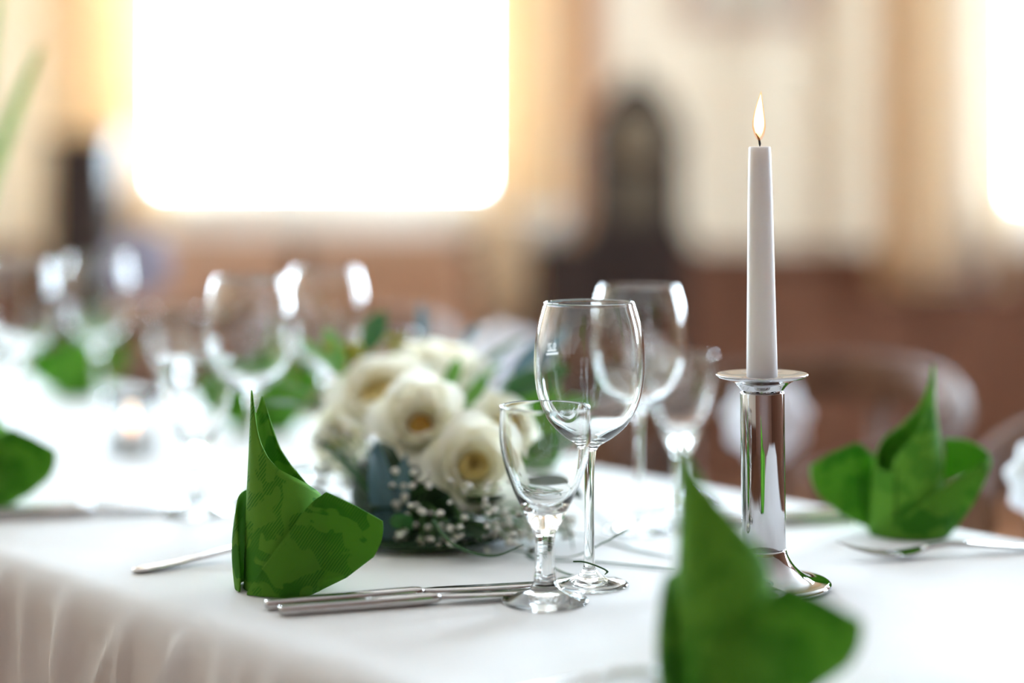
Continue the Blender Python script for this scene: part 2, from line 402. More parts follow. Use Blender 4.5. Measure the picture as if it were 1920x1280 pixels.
# ------------------------------------------------------------------ glasses
def split_lathe(root, parts, m, seg=64, facets=None):
    """parts: list of (name, profile); neighbouring profiles share their end points so the glass stays one closed skin"""
    for nm, prof, sg in parts:
        MB().lathe([(r/1000, z/1000) for r, z in prof], sg, False).build(nm, m, root)
def smooth_prof(pts, n):
    return [(max(v.x, 0.0), v.y) for v in catmull([(r, z, 0) for r, z in pts], n)]
def wine_glass(label, group=None):
    root = empty('wine_glass', (0, 0, 0), 0, label, 'wine glass', group)
    outer = smooth_prof([(5.2, 101), (8.5, 105.5), (19, 112), (30, 122.5), (37.6, 138), (40.8, 152), (41.7, 166), (41.0, 182), (38.6, 197), (34.2, 212)], 54)
    inner = smooth_prof([(33.2, 212), (37.5, 197), (39.9, 182), (40.6, 166), (39.7, 152), (36.5, 138), (28.6, 123.4), (17, 114), (8, 109.6), (0, 108.5)], 54)
    rim = [(34.1, 212.5), (33.7, 212.7), (33.3, 212.5)]
    stem = smooth_prof([(7.2, 9.5), (4.9, 13), (4.1, 20), (3.7, 40), (3.6, 65), (3.9, 88), (5.2, 101)], 24)
    foot = [(0, 2.0), (18, 1.6), (24, .4), (27, 0), (28.6, .2)]+[(29.4, .9), (29.4, 1.6), (28.4, 2.2)]+smooth_prof([(28.4, 2.2), (22, 3.4), (14, 5.4), (9.5, 7.4), (7.2, 9.5)], 16)[1:]
    split_lathe(root, [('bowl', outer+rim+inner, 72), ('stem', stem, 48), ('foot', foot, 64)], M_glass)
    return root
def small_glass(label, group=None):
    root = empty('cordial_glass', (0, 0, 0), 0, label, 'small glass', group)
    outer = smooth_prof([(12.2, 57), (15.2, 64.5), (20.8, 76), (26.6, 90), (30.6, 103), (32.8, 116), (33.2, 128), (32.6, 141)], 42)
    inner = smooth_prof([(31.4, 141), (31.9, 128), (31.4, 116), (29.0, 103), (24.8, 90), (18.6, 77), (11, 68.5), (4, 66), (0, 65.6)], 42)
    rim = [(32.5, 141.6), (32, 141.9), (31.5, 141.6)]
    stem = smooth_prof([(9.2, 13), (7.9, 17), (7.0, 28), (6.5, 40), (7.2, 48), (8.4, 51), (12.2, 57)], 24)
    foot = [(0, 3.0), (14, 2.4), (24, .6), (28, 0), (30.6, .3), (31.5, 1.2), (31.5, 2.2), (30.4, 3.0)]+smooth_prof([(30.4, 3.0), (24, 4.6), (16, 7.4), (11.5, 10), (9.2, 13)], 16)[1:]
    MB().lathe([(r/1000, z/1000) for r, z in outer+rim+inner], 72).build('bowl', M_glass, root)
    # eight-sided stem
    rows = []
    for r, z in stem:
        k = sm(13, 18, z)*(1-sm(49, 57, z))
        rr = []
        for j in range(64):
            a = 2*PI*j/64; fa = (a % (PI/4))-PI/8; oct_ = math.cos(PI/8)/math.cos(fa)*1.03
            q = r/1000*((1-k)+k*oct_); rr.append((q*math.cos(a), q*math.sin(a), z/1000))
        rows.append(rr)
    MB().grid(rows, True).build('stem', M_glass, root)
    MB().lathe([(r/1000, z/1000) for r, z in foot], 64).build('foot', M_glass, root)
    return root
WG = 'tall wine glasses along the table'; SG = 'small cordial glasses along the table'
wg0 = wine_glass('clear wine glass with a white fill mark, between cordial glass and candlestick', WG)
wg0.location = P(1105, 1097); wg0.rotation_euler.z = 0
# print on the bowl of the glass in front: volume figure, fill line, maker's line
def bend_on_bowl(me, z0, ang, rad, k=1.0):
    for v in me.vertices:
        a = ang+v.co.x*k/rad; zz = z0+v.co.y
        rr = rad+.0004-max(0, (zz-.166))*0.06
        v.co = Vector((rr*math.cos(a), rr*math.sin(a), zz))
ANG = math.radians(133)
fc = bpy.data.curves.new('volume_mark', 'FONT'); fc.body = '0,2l'; fc.size = .0062; fc.align_x = 'CENTER'
fo = bpy.data.objects.new('volume_mark', fc); COL.objects.link(fo); bpy.context.view_layer.update()
tm = bpy.data.meshes.new_from_object(fo.evaluated_get(bpy.context.evaluated_depsgraph_get())); bpy.data.objects.remove(fo)
tm.name = 'volume_mark'; tm.materials.clear(); tm.materials.append(M_mark); bend_on_bowl(tm, .1748, ANG, .0417)
inst('volume_mark', tm, wg0)
def strip(name, w_, z0, h, gaps=1):
    mb = MB(); n = 12
    for gk in range(gaps):
        a0 = -w_/2+w_*gk/gaps; a1 = a0+w_/gaps*(.72 if gaps > 1 else 1)
        mb.grid([[(a0+(a1-a0)*i/4, y, 0) for i in range(5)] for y in (0, h)])
    me = mb.mesh(name, M_mark); bend_on_bowl(me, z0, ANG, .0417); inst(name, me, wg0)
strip('fill_line', .0100, .1730, .0009)
strip('maker_mark', .0135, .1700, .0017, 7)
sg0 = small_glass('clear cordial glass with a thick faceted stem touching the knife tips', SG)
sg0.location = P(1022, 1129)
bare = [c for c in wg0.children if c.name.split('.')[0] in ('bowl', 'stem', 'foot')]
def wine_at(p, label, rz=0.0):
    r = wg0.copy(); COL.objects.link(r); r.location = p; r['label'] = label; r.rotation_euler.z = rz
    for c in bare: d = c.copy(); COL.objects.link(d); d.parent = r
    return r
def small_at(p, label, rz=0.0):
    r = copy_tree(sg0); r.location = p; r['label'] = label; r.rotation_euler.z = rz
    return r
def tp(x, y): return Vector((x, y, ZT))
wine_at(tp(.110, 1.573), 'wine glass behind the marked one, beside the tall candle')
small_at(tp(.158, 1.70), 'cordial glass between candlestick and the wine glass behind the marked one')
wine_at(tp(-.246, 1.706), 'wine glass next to the bouquet with a cordial glass just in front of it')
small_at(tp(-.288, 1.655), 'cordial glass in front of the wine glass next to the roses')
wine_at(tp(-.193, 1.88), 'wine glass just beyond the bouquet, its bowl overlapping a nearer wine glass')
small_at(tp(-.135, 1.93), 'cordial glass peeking out behind the top of the bouquet')
wine_at(tp(-.50, 2.19), 'wine glass beyond the tealight in front of a green napkin')
small_at(tp(-.42, 2.26), 'cordial glass beside the wine glass that is beyond the tealight')
wine_at(tp(-.552, 2.036), 'wine glass at the cropped side of the table near the tealight')
small_at(tp(-.575, 1.955), 'cordial glass near the cropped side of the table, before the last wine glass')

# ------------------------------------------------------------------ napkins
HT = [(-190, 66), (-170, 80), (-150, 92), (-110, 120), (-80, 134), (-55, 141), (-40, 145), (-20, 140), (-5, 128), (15, 106), (52, 88), (86, 79), (113, 68), (140, 57), (165, 56), (178, 60)]
HTN = [(-190, 64), (-170, 74), (-150, 86), (-135, 100), (-125, 122), (-118, 136), (-108, 141), (-95, 134), (-80, 127), (-65, 131), (-50, 142), (-40, 146), (-25, 145), (-12, 142), (0, 131), (10, 119), (20, 109), (35, 99), (52, 91), (86, 82), (113, 74), (140, 66), (178, 62)]
HTB = [(-190, 64), (-150, 78), (-120, 100), (-90, 124), (-65, 140), (-48, 146), (-30, 147), (-10, 144), (10, 137), (44, 121), (87, 99), (118, 86), (150, 70), (178, 64)]
def napkin_meshes(near, tb_=None):
    tab, rb_, rs, tr_, ta = (HTN, .0300, .03, .0243, 46) if near else (HT, .0335, .07, .0215, 40)
    tab = tb_ or tab; km = (.34 if tb_ else .60) if near else .86
    # wrapped cone
    rows = []; nd = 110; nv = 18
    tipa = math.radians(90-ta); tip = Vector((tr_*math.cos(tipa), tr_*math.sin(tipa), 0))
    def body(dl, z, extra=0.0):
        a = math.radians(90+dl); r = rb_-rs*z+.0009*dl/180+extra
        k = sm(.055, .16, z)*km
        c = Vector((r*math.cos(a), r*math.sin(a), 0))
        p = c*(1-k)+tip*k; p.z = z
        return p
    for iv in range(nv+1):
        v = iv/nv; r = []
        for i in range(nd+1):
            dl = -190+368*i/nd; h = interp(tab, dl)/1000
            z = .0008+v*h
            p = body(dl, z)
            cur = sm(.75, 1, v)*sm(100, 140, h*1000)*.004
            a = math.radians(90-40); p.x += cur*math.sin(a); p.y -= cur*math.cos(a)
            r.append(p)
        rows.append(r)
    cone = MB().grid(rows).mesh('wrapped_cone', M_nap_body)
    def flap(st, rot, name, crisp=False):
        def curve(k):
            pts = [q[k] for q in st]
            if not crisp: return catmull(pts, 40)
            return catmull(pts[:5], 24)+[(pts[4].lerp(pts[5], t/8) if t <= 8 else pts[5].lerp(pts[6], (t-8)/8)) for t in range(1, 17)]
        bot = curve(0); top = curve(1); rows = []
        R = Matrix.Rotation(math.radians(rot), 3, 'Z')
        for j in range(11):
            v = j/10; r = []
            for i in range(41):
                p = bot[i].lerp(top[i], v)
                rad = Vector((p.x, p.y, 0)); rl = rad.length
                bul = math.sin(v*PI)*.003*sm(0, .4, i/40)
                if rl > 1e-6: p = p+rad/rl*bul
                p = R @ p; p.z = max(p.z, .0008); r.append(p)
            rows.append(r)
        return MB().grid(rows).mesh(name, M_nap)
    def cyl(phi, z, r=.0362): a = math.radians(phi); return Vector((r*math.cos(a), r*math.sin(a), z))
    stR = [(cyl(229, 0), cyl(229, .002)), (cyl(250, 0), cyl(252, .022)), (cyl(275, 0), cyl(280, .046, .036)), (cyl(300, 0), cyl(305, .066, .037)),
           (Vector((.028, -.022, .002)), Vector((.034, -.030, .076))), (Vector((.049, -.026, .013)), Vector((.056, -.035, .067))), (Vector((.069, -.030, .029)), Vector((.076, -.036, .056)))]
    stL = [(cyl(195, 0), cyl(195, .003)), (cyl(230, 0), cyl(230, .017)), (cyl(268, 0), cyl(268, .030)), (cyl(300, .0), cyl(300, .043)),
           (Vector((.034, -.018, .006)), Vector((.041, -.022, .053))), (Vector((.054, -.016, .034)), Vector((.060, -.017, .064))), (Vector((.066, -.004, .058)), Vector((.067, -.002, .070))),
           (Vector((.052, .008, .050)), Vector((.053, .010, .079))), (Vector((.030, .012, .04)), Vector((.033, .014, .080)))]
    if near:
        stL = [(cyl(a, .0004), cyl(a, z, .0352)) for a, z in ((212, .012), (200, .044), (186, .060), (165, .068), (140, .070), (115, .066), (90, .058))]
        return cone, flap(stR, -135, 'leaf_flap', True), flap(stL, -135, 'cup_flap')
    return cone, flap(stR, -135, 'leaf_flap', True), flap(stL, 30, 'cup_flap')
NM_near = napkin_meshes(True); NM_far = napkin_meshes(False); NM_wide = napkin_meshes(True, HTB)
def napkin(meshes, p, rz, label):
    root = empty('napkin', p, math.radians(rz), label, 'napkin', 'green folded napkins along the table')
    for nm, me, th in zip(('wrapped_cone', 'leaf_flap', 'cup_flap'), meshes, (.0011, .0012, .0012)):
        o = inst(nm, me, root); s = o.modifiers.new('thick', 'SOLIDIFY'); s.thickness = th; s.offset = 0
    return root
NA = tp(-.170, 1.355); NB = tp(.1235, 1.06); NL = tp(-.497, 1.70); NC = tp(.3418, 1.562)
napkin(NM_near, NA, 135, 'green damask napkin folded to a peak beside the two knives and bouquet')
napkin(NM_wide, NB, 132, 'dark green peaked napkin standing in front of the candlestick')
napkin(NM_near, NL, 138, 'green napkin at the cropped table side, knives running out beside it')
napkin(NM_far, NC, -30, 'green napkin with three open leaves behind the fork by the table edge')
napkin(NM_far, tp(.015, 1.864), -30, 'green napkin seen through the marked wine glass')
napkin(NM_far, tp(-.300, 2.20), -20, 'green napkin beyond the bouquet, seen through two wine glasses')
napkin(NM_far, tp(-.606, 2.54), -30, 'green napkin at the far table end, behind the tealight')

# ------------------------------------------------------------------ candlestick and candle
cs = empty('candlestick', P(1433, 1101), 0, 'polished chrome candlestick with drip plate and flared foot', 'candlestick')
cs.rotation_euler = (0, math.radians(-.6), 0)
k = .001
MB().lathe([(r*k, z*k) for r, z in [(0, 1), (47, .6)]+[(49.4, 1.2), (50.2, 2.6), (49.6, 4.2), (47.6, 5.2)]+smooth_prof([(47.6, 5.2), (42, 5.6), (35, 7.2), (28, 11.5), (22, 17.5), (18.2, 24), (16.6, 29)], 24)[1:]+[(15.4, 29)]], 96).build('foot', M_chrome, cs)
MB().lathe([(r*k, z*k) for r, z in [(15.4, 29), (16.0, 29.2), (16.4, 29.8), (16.4, 60), (16.4, 100), (16.4, 145), (16.1, 146), (15.2, 146.4)]], 96).build('tube', M_chrome, cs)
MB().lathe([(r*k, z*k) for r, z in [(15.0, 146.4), (15.6, 147.2)]+smooth_prof([(15.6, 147.2), (17.4, 149.6), (20.6, 152.6), (25.5, 155), (32, 156.8)], 18)+[(33.8, 158.0), (34.3, 158.9), (33.9, 159.5), (32.8, 159.4)]+smooth_prof([(32.8, 159.4), (28, 158.6), (22, 157.6), (14, 157)], 10)+[(12.5, 156.5), (0, 156.5)]], 96).build('drip_plate', M_chrome, cs)
cd = empty('candle', cs.location, 0, 'tapered white candle burning in the chrome candlestick', 'candle'); cd.rotation_euler = cs.rotation_euler
MB().lathe([(r*k, z*k) for r, z in [(0, 157), (11.0, 157), (11.55, 157.4), (11.5, 165), (10.7, 210), (9.8, 260), (8.9, 305), (8.15, 327), (7.9, 328.5), (7.2, 329), (5.8, 327.8), (2.5, 327), (0, 327)]], 64).build('wax', M_wax, cd)
MB().tube([(0, 0, .326), (.0002, 0, .331), (-.0003, 0, .334), (-.0014, 0, .3372), (-.0026, 0, .3390)], [.0009, .0009, .0008, .0008, .0005], 8).build('wick', M_wick, cd)
def emis(name, stops, zmin, zmax, alpha):
    m = bpy.data.materials.new(name); m.use_nodes = True; nt = m.node_tree; nt.nodes.remove(nt.nodes['Principled BSDF']); L = nt.links.new
    tc = nt.nodes.new('ShaderNodeTexCoord'); sp = nt.nodes.new('ShaderNodeSeparateXYZ'); L(tc.outputs['Object'], sp.inputs[0])
    mr = nt.nodes.new('ShaderNodeMapRange'); mr.inputs[1].default_value = zmin; mr.inputs[2].default_value = zmax; L(sp.outputs[2], mr.inputs[0])
    r = nt.nodes.new('ShaderNodeValToRGB'); e = r.color_ramp.elements
    while len(e) < len(stops): e.new(.5)
    for el, (p, c) in zip(e, stops): el.position = p; el.color = c
    L(mr.outputs[0], r.inputs[0])
    em = nt.nodes.new('ShaderNodeEmission'); em.inputs[1].default_value = alpha[0]; L(r.outputs[0], em.inputs[0])
    tr = nt.nodes.new('ShaderNodeBsdfTransparent'); ad = nt.nodes.new('ShaderNodeMixShader')
    al = nt.nodes.new('ShaderNodeMapRange'); al.inputs[1].default_value = 0; al.inputs[2].default_value = alpha[1]; al.inputs[3].default_value = alpha[2]; al.inputs[4].default_value = alpha[3]
    L(mr.outputs[0], al.inputs[0]); L(al.outputs[0], ad.inputs[0]); L(tr.outputs[0], ad.inputs[1]); L(em.outputs[0], ad.inputs[2]); L(ad.outputs[0], nt.nodes['Material Output'].inputs[0])
    return m
M_flame_o = emis('flame_glow', [(0, (1, .30, .06, 1)), (.4, (1, .55, .18, 1)), (1, (1, .62, .25, 1))], .3315, .3705, (1.3, .35, .05, .5))
M_flame_i = emis('flame_core', [(0, (1, .45, .12, 1)), (.35, (1, .86, .55, 1)), (1, (1, .93, .7, 1))], .334, .368, (5, .3, .35, .97))
def flame(prof, m, nm, bend):
    rows = []
    for r, z in prof:
        t = (z-332)/38; dx = bend*(math.sin(t*2.6)*.9-t*1.4)
        rows.append([((r*1.12*math.cos(a)+dx)*k, r*.9*math.sin(a)*k, z*k) for a in [2*PI*j/24 for j in range(24)]])
    return MB().grid(rows, True).build(nm, m, cd)
fl = flame([(.05, 333), (1.8, 334.5), (3.4, 338), (4.4, 343), (4.3, 348), (3.3, 355), (2.0, 362), (.8, 368), (.05, 370.6)], M_flame_o, 'flame', -1.6)
fi = flame([(.05, 335.5), (1.3, 337), (2.7, 340.5), (3.5, 345), (3.3, 350), (2.4, 356), (1.3, 362), (.4, 366.5), (.03, 368)], M_flame_i, 'flame_core', -1.6)
fi.parent = fl

# ------------------------------------------------------------------ cutlery
def rr_section(wd, h, n=20, p=3.2):
    out = []
    for j in range(n):
        a = 2*PI*j/n; c, s = math.cos(a), math.sin(a)
        out.append((wd/2*math.copysign(abs(c)**(2/p), c), h/2*math.copysign(abs(s)**(2/p), s)))
    return out
def loft(sections):
    """sections: (x, width, height, zcentre) along +x"""
    mb = MB(); rows = [[(x, a, zc+b) for a, b in rr_section(wd, h)] for x, wd, h, zc in sections]
    n = len(rows[0]); mb.grid(rows, True, True); K = (len(rows)-1)*n
    mb.f.append(tuple(range(n))); mb.f.append(tuple(K+j for j in range(n))[::-1]); return mb
def table_knife(label):
    root = empty('table_knife', (0, 0, 0), 0, label, 'knife', 'knives laid on the cloth')
    loft([(0, .0060, .0050, .0042), (.0012, .0100, .0066, .0042), (.004, .0116, .0074, .0042), (.05, .0120, .0078, .0043), (.095, .0112, .0082, .0045), (.109, .0104, .0080, .0047), (.1135, .0094, .0070, .0048), (.1165, .0066, .0044, .0049)]).build('handle', M_steel, root)
    b = []
    for x, y0, y1, t in [(.1145, -.003, .003, .0022), (.1185, -.0040, .0040, .0019), (.127, -.0075, .0065, .0016), (.145, -.0098, .0068, .0014), (.175, -.0108, .0070, .0012), (.198, -.0092, .0070, .001), (.209, -.0045, .0062, .0008), (.2125, .002, .0045, .0006)]:
        z = .0049-.001*sm(.12, .2, x)
        b.append([(x, y0, z), (x, (y0+y1)/2, z+t), (x, y1, z+t*.9), (x, y1, z-t*.4), (x, (y0+y1)/2, z-t)])
    mb = MB().grid(b, True, True); mb.f.append((0, 1, 2, 3, 4)); n = (len(b)-1)*5; mb.f.append((n+4, n+3, n+2, n+1, n)); mb.build('blade', M_steel, root)
    return root
def table_fork(label):
    root = empty('table_fork', (0, 0, 0), 0, label, 'fork', 'forks laid on the cloth')
    loft([(0, .006, .002, .0022), (.002, .012, .0028, .0022), (.01, .0165, .0032, .0024), (.04, .0135, .0032, .004), (.08, .0085, .0036, .0080), (.105, .0068, .0044, .0098), (.122, .0072, .0044, .0086), (.130, .012, .0030, .0070)]).build('handle', M_steel, root)
    loft([(.128, .0105, .0032, .0072), (.134, .0185, .0024, .0058), (.141, .0235, .0022, .0046), (.149, .0248, .0021, .0040), (.152, .0248, .0019, .0041)]).build('head', M_steel, root)
    for q in range(4):
        y = (-1.5+q)*.0070
        me = loft([(.150, .0040, .002, .0040), (.165, .0036, .0021, .0052), (.180, .0032, .0020, .0082), (.192, .0026, .0018, .0118), (.199, .0014, .0012, .0142)])
        me.build('tine', M_steel, root, True, (0, y, 0))
    return root
kn0 = table_knife('steel table knife beside the napkin, its tip close to the cordial glass foot')
fk0 = table_fork('steel fork half hidden behind the damask napkin')
def lay(o, p, q):
    d = q-p; o.location = (p.x, p.y, ZT); o.rotation_euler = (0, 0, math.atan2(d.y, d.x)); return o
def lay_copy(o, p, q, label): c = copy_tree(o); c['label'] = label; return lay(c, p, q)
K1a, K1b = P(497, 1144), P(992, 1106); K2a, K2b = P(523, 1155), P(960, 1122)
lay(kn0, K1a, K1b); lay_copy(kn0, K2a, K2b, 'steel table knife in front of its twin beside the damask napkin')
FA, FB = P(250, 1075), P(445, 1047); lay(fk0, FA, FB)
def rel(p, a=NA): return p-a
def turn(v): return Vector((-v.x, -v.y, 0))
lay_copy(kn0, NL+rel(K1a), NL+rel(K1b), 'steel knife beside the napkin at the cropped table side')
lay_copy(kn0, NL+rel(K2a), NL+rel(K2b), 'second steel knife beside the napkin at the cropped table side')
lay_copy(fk0, NB+rel(FA)+Vector((-.03, -.07, 0)), NB+rel(FB)+Vector((-.03, -.09, 0)), 'steel fork beside the dark napkin before the candlestick')
lay_copy(kn0, NC+turn(rel(K1a)), NC+turn(rel(K1b)), 'steel knife behind the three-leaved napkin, running toward the candlestick')
lay_copy(kn0, NC+turn(rel(K2a)), NC+turn(rel(K2b)), 'second steel knife behind the three-leaved napkin')
tipC = P(1576, 1022, .013); lay_copy(fk0, tipC+Vector((.194, .048, 0)), tipC, 'steel fork in front of the three-leaved napkin, tines up')

# ------------------------------------------------------------------ flower centrepiece
CP = P(800, 985); CP.x = -.085; CP.y = 1.585
fc_ = empty('flower_centrepiece', CP, 0, 'low bouquet of cream roses, baby\'s breath and leaves on a dark leaf', 'bouquet')
def L3(px, py, d): return PD(px, py, d)-CP
# dark leaf lying under the bouquet
def leaf_mesh(name, ln, wd, m, curl=.15, fold=.12, tipw=0.0, nx=12):
    rows = []
    for i in range(nx+1):
        u = i/nx; hwid = wd/2*(math.sin(PI*min(1, u*.97+.03))**.75)
        rows.append([(ln*u, hwid*s, -curl*ln*u*u+abs(s)*fold*wd) for s in (-1, -.66, -.33, 0, .33, .66, 1)])
    return MB().grid(rows).mesh(name, m)
big = MB(); rows = []
for i in range(13):
    u = i/12; hwid = .055*math.sin(PI*min(1, max(.0, u*.96+.02)))**.6
    rows.append([(-.062+.155*u, -.075+hwid*s+.01*u, .0035+.0025*abs(s)+.004*(2*u-1)**2) for s in (-1, -.5, 0, .5, 1)])
o = big.grid(rows).build('base_leaf', M_leaf_dark, fc_); s_ = o.modifiers.new('thick', 'SOLIDIFY'); s_.thickness = .003
MB().lathe([(.0, .001), (.045, .001), (.054, .01), (.057, .03), (.054, .05), (.042, .068), (.022, .08), (0, .084)], 32).build('foam_shade_core', M_leaf_dark, fc_)  # added floral foam core, coloured dark to give the shade inside the bouquet
# petals
def petal_mesh(name, m, ln, wd, cup, roll):
    rows = []
    for i in range(9):
        u = i/8; hwid = wd/2*(.35+.65*math.sin(PI*min(1, .1+.62*u)))*(1 if u < .8 else 1-.3*((u-.8)/.2)**2)
        r = []
        for j in range(9):
            s = (j-4)/4; a = s*1.25
            y = math.sin(a)*hwid; x = -(1-math.cos(a))*hwid*cup
            x += .26*ln*math.sin(min(1, u*1.05)*PI*.72)+roll*ln*max(0, u-.7)**2*5
            r.append((x, y, ln*u*(1-.08*s*s)))
        rows.append(r)
    return MB().grid(rows).mesh(name, m)
pet_out = petal_mesh('petal', M_petal, .038, .046, .8, .5); pet_mid = petal_mesh('petal', M_petal, .036, .040, .95, .2); pet_in = petal_mesh('petal', M_petal_in, .030, .026, 1.1, -.1)
heart = MB().lathe([(0, .015), (.002, .0147), (.0042, .0135), (.0055, .010), (.005, .006), (.003, .001), (0, 0)], 16, True).mesh('rose', M_petal_in)
heart_b = MB().lathe([(0, .016), (.006, .0155), (.0095, .0125), (.0105, .008), (.008, .002), (0, 0)], 16, True).mesh('rose', M_heart)
def rose(px, py, d, size, look, openness=1.0, brown=False):
    loc = L3(px, py, d); look = Vector(look).normalized()
    q = look.to_track_quat('Z', 'Y')
    r = inst('rose', heart_b if brown else heart, fc_, loc-look*.022*size, q.to_euler(), (size,)*3)
    n = 20; k0 = 6 if brown else 0
    for i in range(k0, n):
        f = i/(n-1); ang = i*2.39996
        tilt = math.radians(-6+52*f**1.5)*openness
        me = pet_in if f < .46 and not brown else (pet_mid if f < .7 else pet_out)
        rad = .001+.005*f
        sz = .80+.28*f
        o = inst('petal', me, r, (rad*math.cos(ang), rad*math.sin(ang), .002*(1-f)), (0, 0, 0), (sz, sz, sz))
        o.rotation_euler = (Matrix.Rotation(ang, 4, 'Z') @ Matrix.Rotation(tilt, 4, 'Y')).to_euler()
    return r
rose(888, 872, 1.515, 1.06, (.12, -.9, .42), 1.0)
rose(788, 788, 1.55, 1.08, (.05, -.86, .5), 1.05, True)
rose(705, 735, 1.63, 1.25, (-.25, -.55, .8), 1.0)
rose(835, 668, 1.72, 1.10, (.2, -.1, .98), 1.0)
rose(945, 800, 1.62, .95, (.55, -.6, .6), 1.0)
rose(640, 815, 1.66, 1.05, (-.6, -.7, .35), .95)
rose(765, 690, 1.74, 1.0, (-.1, .1, 1), .95)
rose(900, 740, 1.70, .85, (.5, .1, .9), .9)
# leaves
lf_g = leaf_mesh('leaf', .075, .030, M_green_leaf); lf_l = leaf_mesh('leaf', .060, .024, M_green_light); lf_b = leaf_mesh('leaf', .085, .026, M_leaf_blue, .05); lf_d = leaf_mesh('leaf', .08, .040, M_leaf_dark, .2)
def put_leaf(me, px, py, d, az, el, roll=0, s=1.0):
    o = inst('leaf', me, fc_, L3(px, py, d)); o.scale = (s, s, s)
    o.rotation_euler = (Matrix.Rotation(math.radians(az), 4, 'Z') @ Matrix.Rotation(-math.radians(el), 4, 'Y') @ Matrix.Rotation(math.radians(roll), 4, 'X')).to_euler()
for a in [(lf_b, 722, 1020, 1.49, 115, 76, 12, 1.0), (lf_b, 745, 1015, 1.49, 75, 74, -25, .85), (lf_g, 700, 985, 1.50, 190, 40, 10, .8), (lf_g, 690, 930, 1.53, 170, 55, 0, .8), (lf_g, 770, 1000, 1.47, 250, 35, 30, .6), (lf_l, 840, 735, 1.63, 60, 60, 20, .6), (lf_l, 870, 765, 1.60, 30, 50, 40, .6), (lf_l, 620, 690, 1.72, 140, 40, 10, .8), (lf_g, 965, 745, 1.64, 25, 30, 40, .8), (lf_d, 700, 1000, 1.52, 200, 30, 20, .9), (lf_d, 770, 1010, 1.5, 120, 60, 60, .8),
          (lf_d, 760, 960, 1.53, 250, 20, 0, .9), (lf_d, 850, 985, 1.5, 290, 10, 0, .9), (lf_g, 930, 760, 1.66, 20, 35, 30, .9), (lf_g, 940, 720, 1.7, 10, 25, 0, .8),
          (lf_l, 650, 720, 1.66, 160, 45, 0, .9), (lf_l, 640, 700, 1.7, 120, 55, 0, .9), (lf_l, 600, 745, 1.68, 190, 25, 0, .8), (lf_g, 680, 668, 1.74, 60, 50, 40, .8),
          (lf_g, 900, 700, 1.74, 30, 40, 0, .8), (lf_l, 880, 730, 1.68, 340, 40, 30, .7), (lf_g, 610, 770, 1.68, 200, 15, 0, .9), (lf_b, 790, 640, 1.75, 90, 60, 30, .5),
          (lf_b, 870, 650, 1.73, 70, 30, 0, .5), (lf_g, 980, 860, 1.56, 0, 20, 40, .9), (lf_d, 960, 930, 1.54, 320, 15, 20, .9), (lf_b, 960, 700, 1.7, 350, 40, 60, .8), (lf_g, 590, 880, 1.66, 210, -5, 0, .9),
          (lf_d, 640, 940, 1.58, 220, 10, 10, 1.0), (lf_d, 900, 960, 1.52, 280, 30, 0, .8)]: put_leaf(*a)
bud = MB().lathe([(0, .010), (.0035, .009), (.0048, .006), (.0042, .002), (0, 0)], 12, True).mesh('bud', M_yellow_bud)
rb = random.Random(5)
for i in range(9):
    inst('bud', bud, fc_, L3(642+rb.uniform(-32, 32), 690+rb.uniform(-28, 40), 1.68+rb.uniform(-.02, .03)), (rb.uniform(-.5, .5), rb.uniform(-.5, .5), 0), (1.2,)*3)
for i in range(4):
    inst('bud', bud, fc_, L3(748+rb.uniform(-12, 12), 650+rb.uniform(-15, 15), 1.72), (rb.uniform(-.5, .5), rb.uniform(-.5, .5), 0))
# baby's breath sprigs: thin stems carrying many small white blossoms
bl = MB(); 
for kx in range(3):
    bl.lathe([(0, .0028-.0006*kx), (.0014+.0003*kx, .0022-.0004*kx), (.0024, .0004), (.0012, -.0008), (0, -.001)], 8, True)
bl_me = bl.mesh('blossom', M_bloss)
def sprig(px, py, d, n, sx, sy, sd, seed):
    rnd = random.Random(seed); c = L3(px, py, d); mb = MB(); pts = []
    root_pt = Vector((c.x*.6, c.y*.3, max(.02, c.z*.4)))
    for i in range(n):
        p = L3(px+rnd.uniform(-sx, sx), py+rnd.uniform(-sy, sy), d+rnd.uniform(-sd, sd))
        if p.z < .006: p.z = .006+rnd.random()*.01
        pts.append(p); mid = root_pt.lerp(p, .55)+Vector((rnd.uniform(-.006, .006), 0, rnd.uniform(0, .012)))
        mb.tube(catmull([root_pt, mid, p], 5), .00035, 4, 1, False)
    st = mb.build('babys_breath_sprig', M_green_light, fc_)
    for p in pts:
        s = rnd.uniform(.95, 1.55); inst('blossom', bl_me, st, p, (rnd.uniform(-1.2, .2), rnd.uniform(-.7, .7), 0), (s, s, s))
sprig(800, 1000, 1.475, 26, 75, 42, .03, 1); sprig(900, 960, 1.465, 30, 60, 60, .03, 2); sprig(960, 1000, 1.48, 62, 60, 48, .04, 3)
sprig(1015, 1005, 1.52, 48, 60, 40, .04, 4); sprig(770, 930, 1.475, 20, 40, 45, .02, 5); sprig(870, 705, 1.68, 26, 70, 40, .03, 6); sprig(650, 860, 1.57, 70, 62, 60, .03, 7)
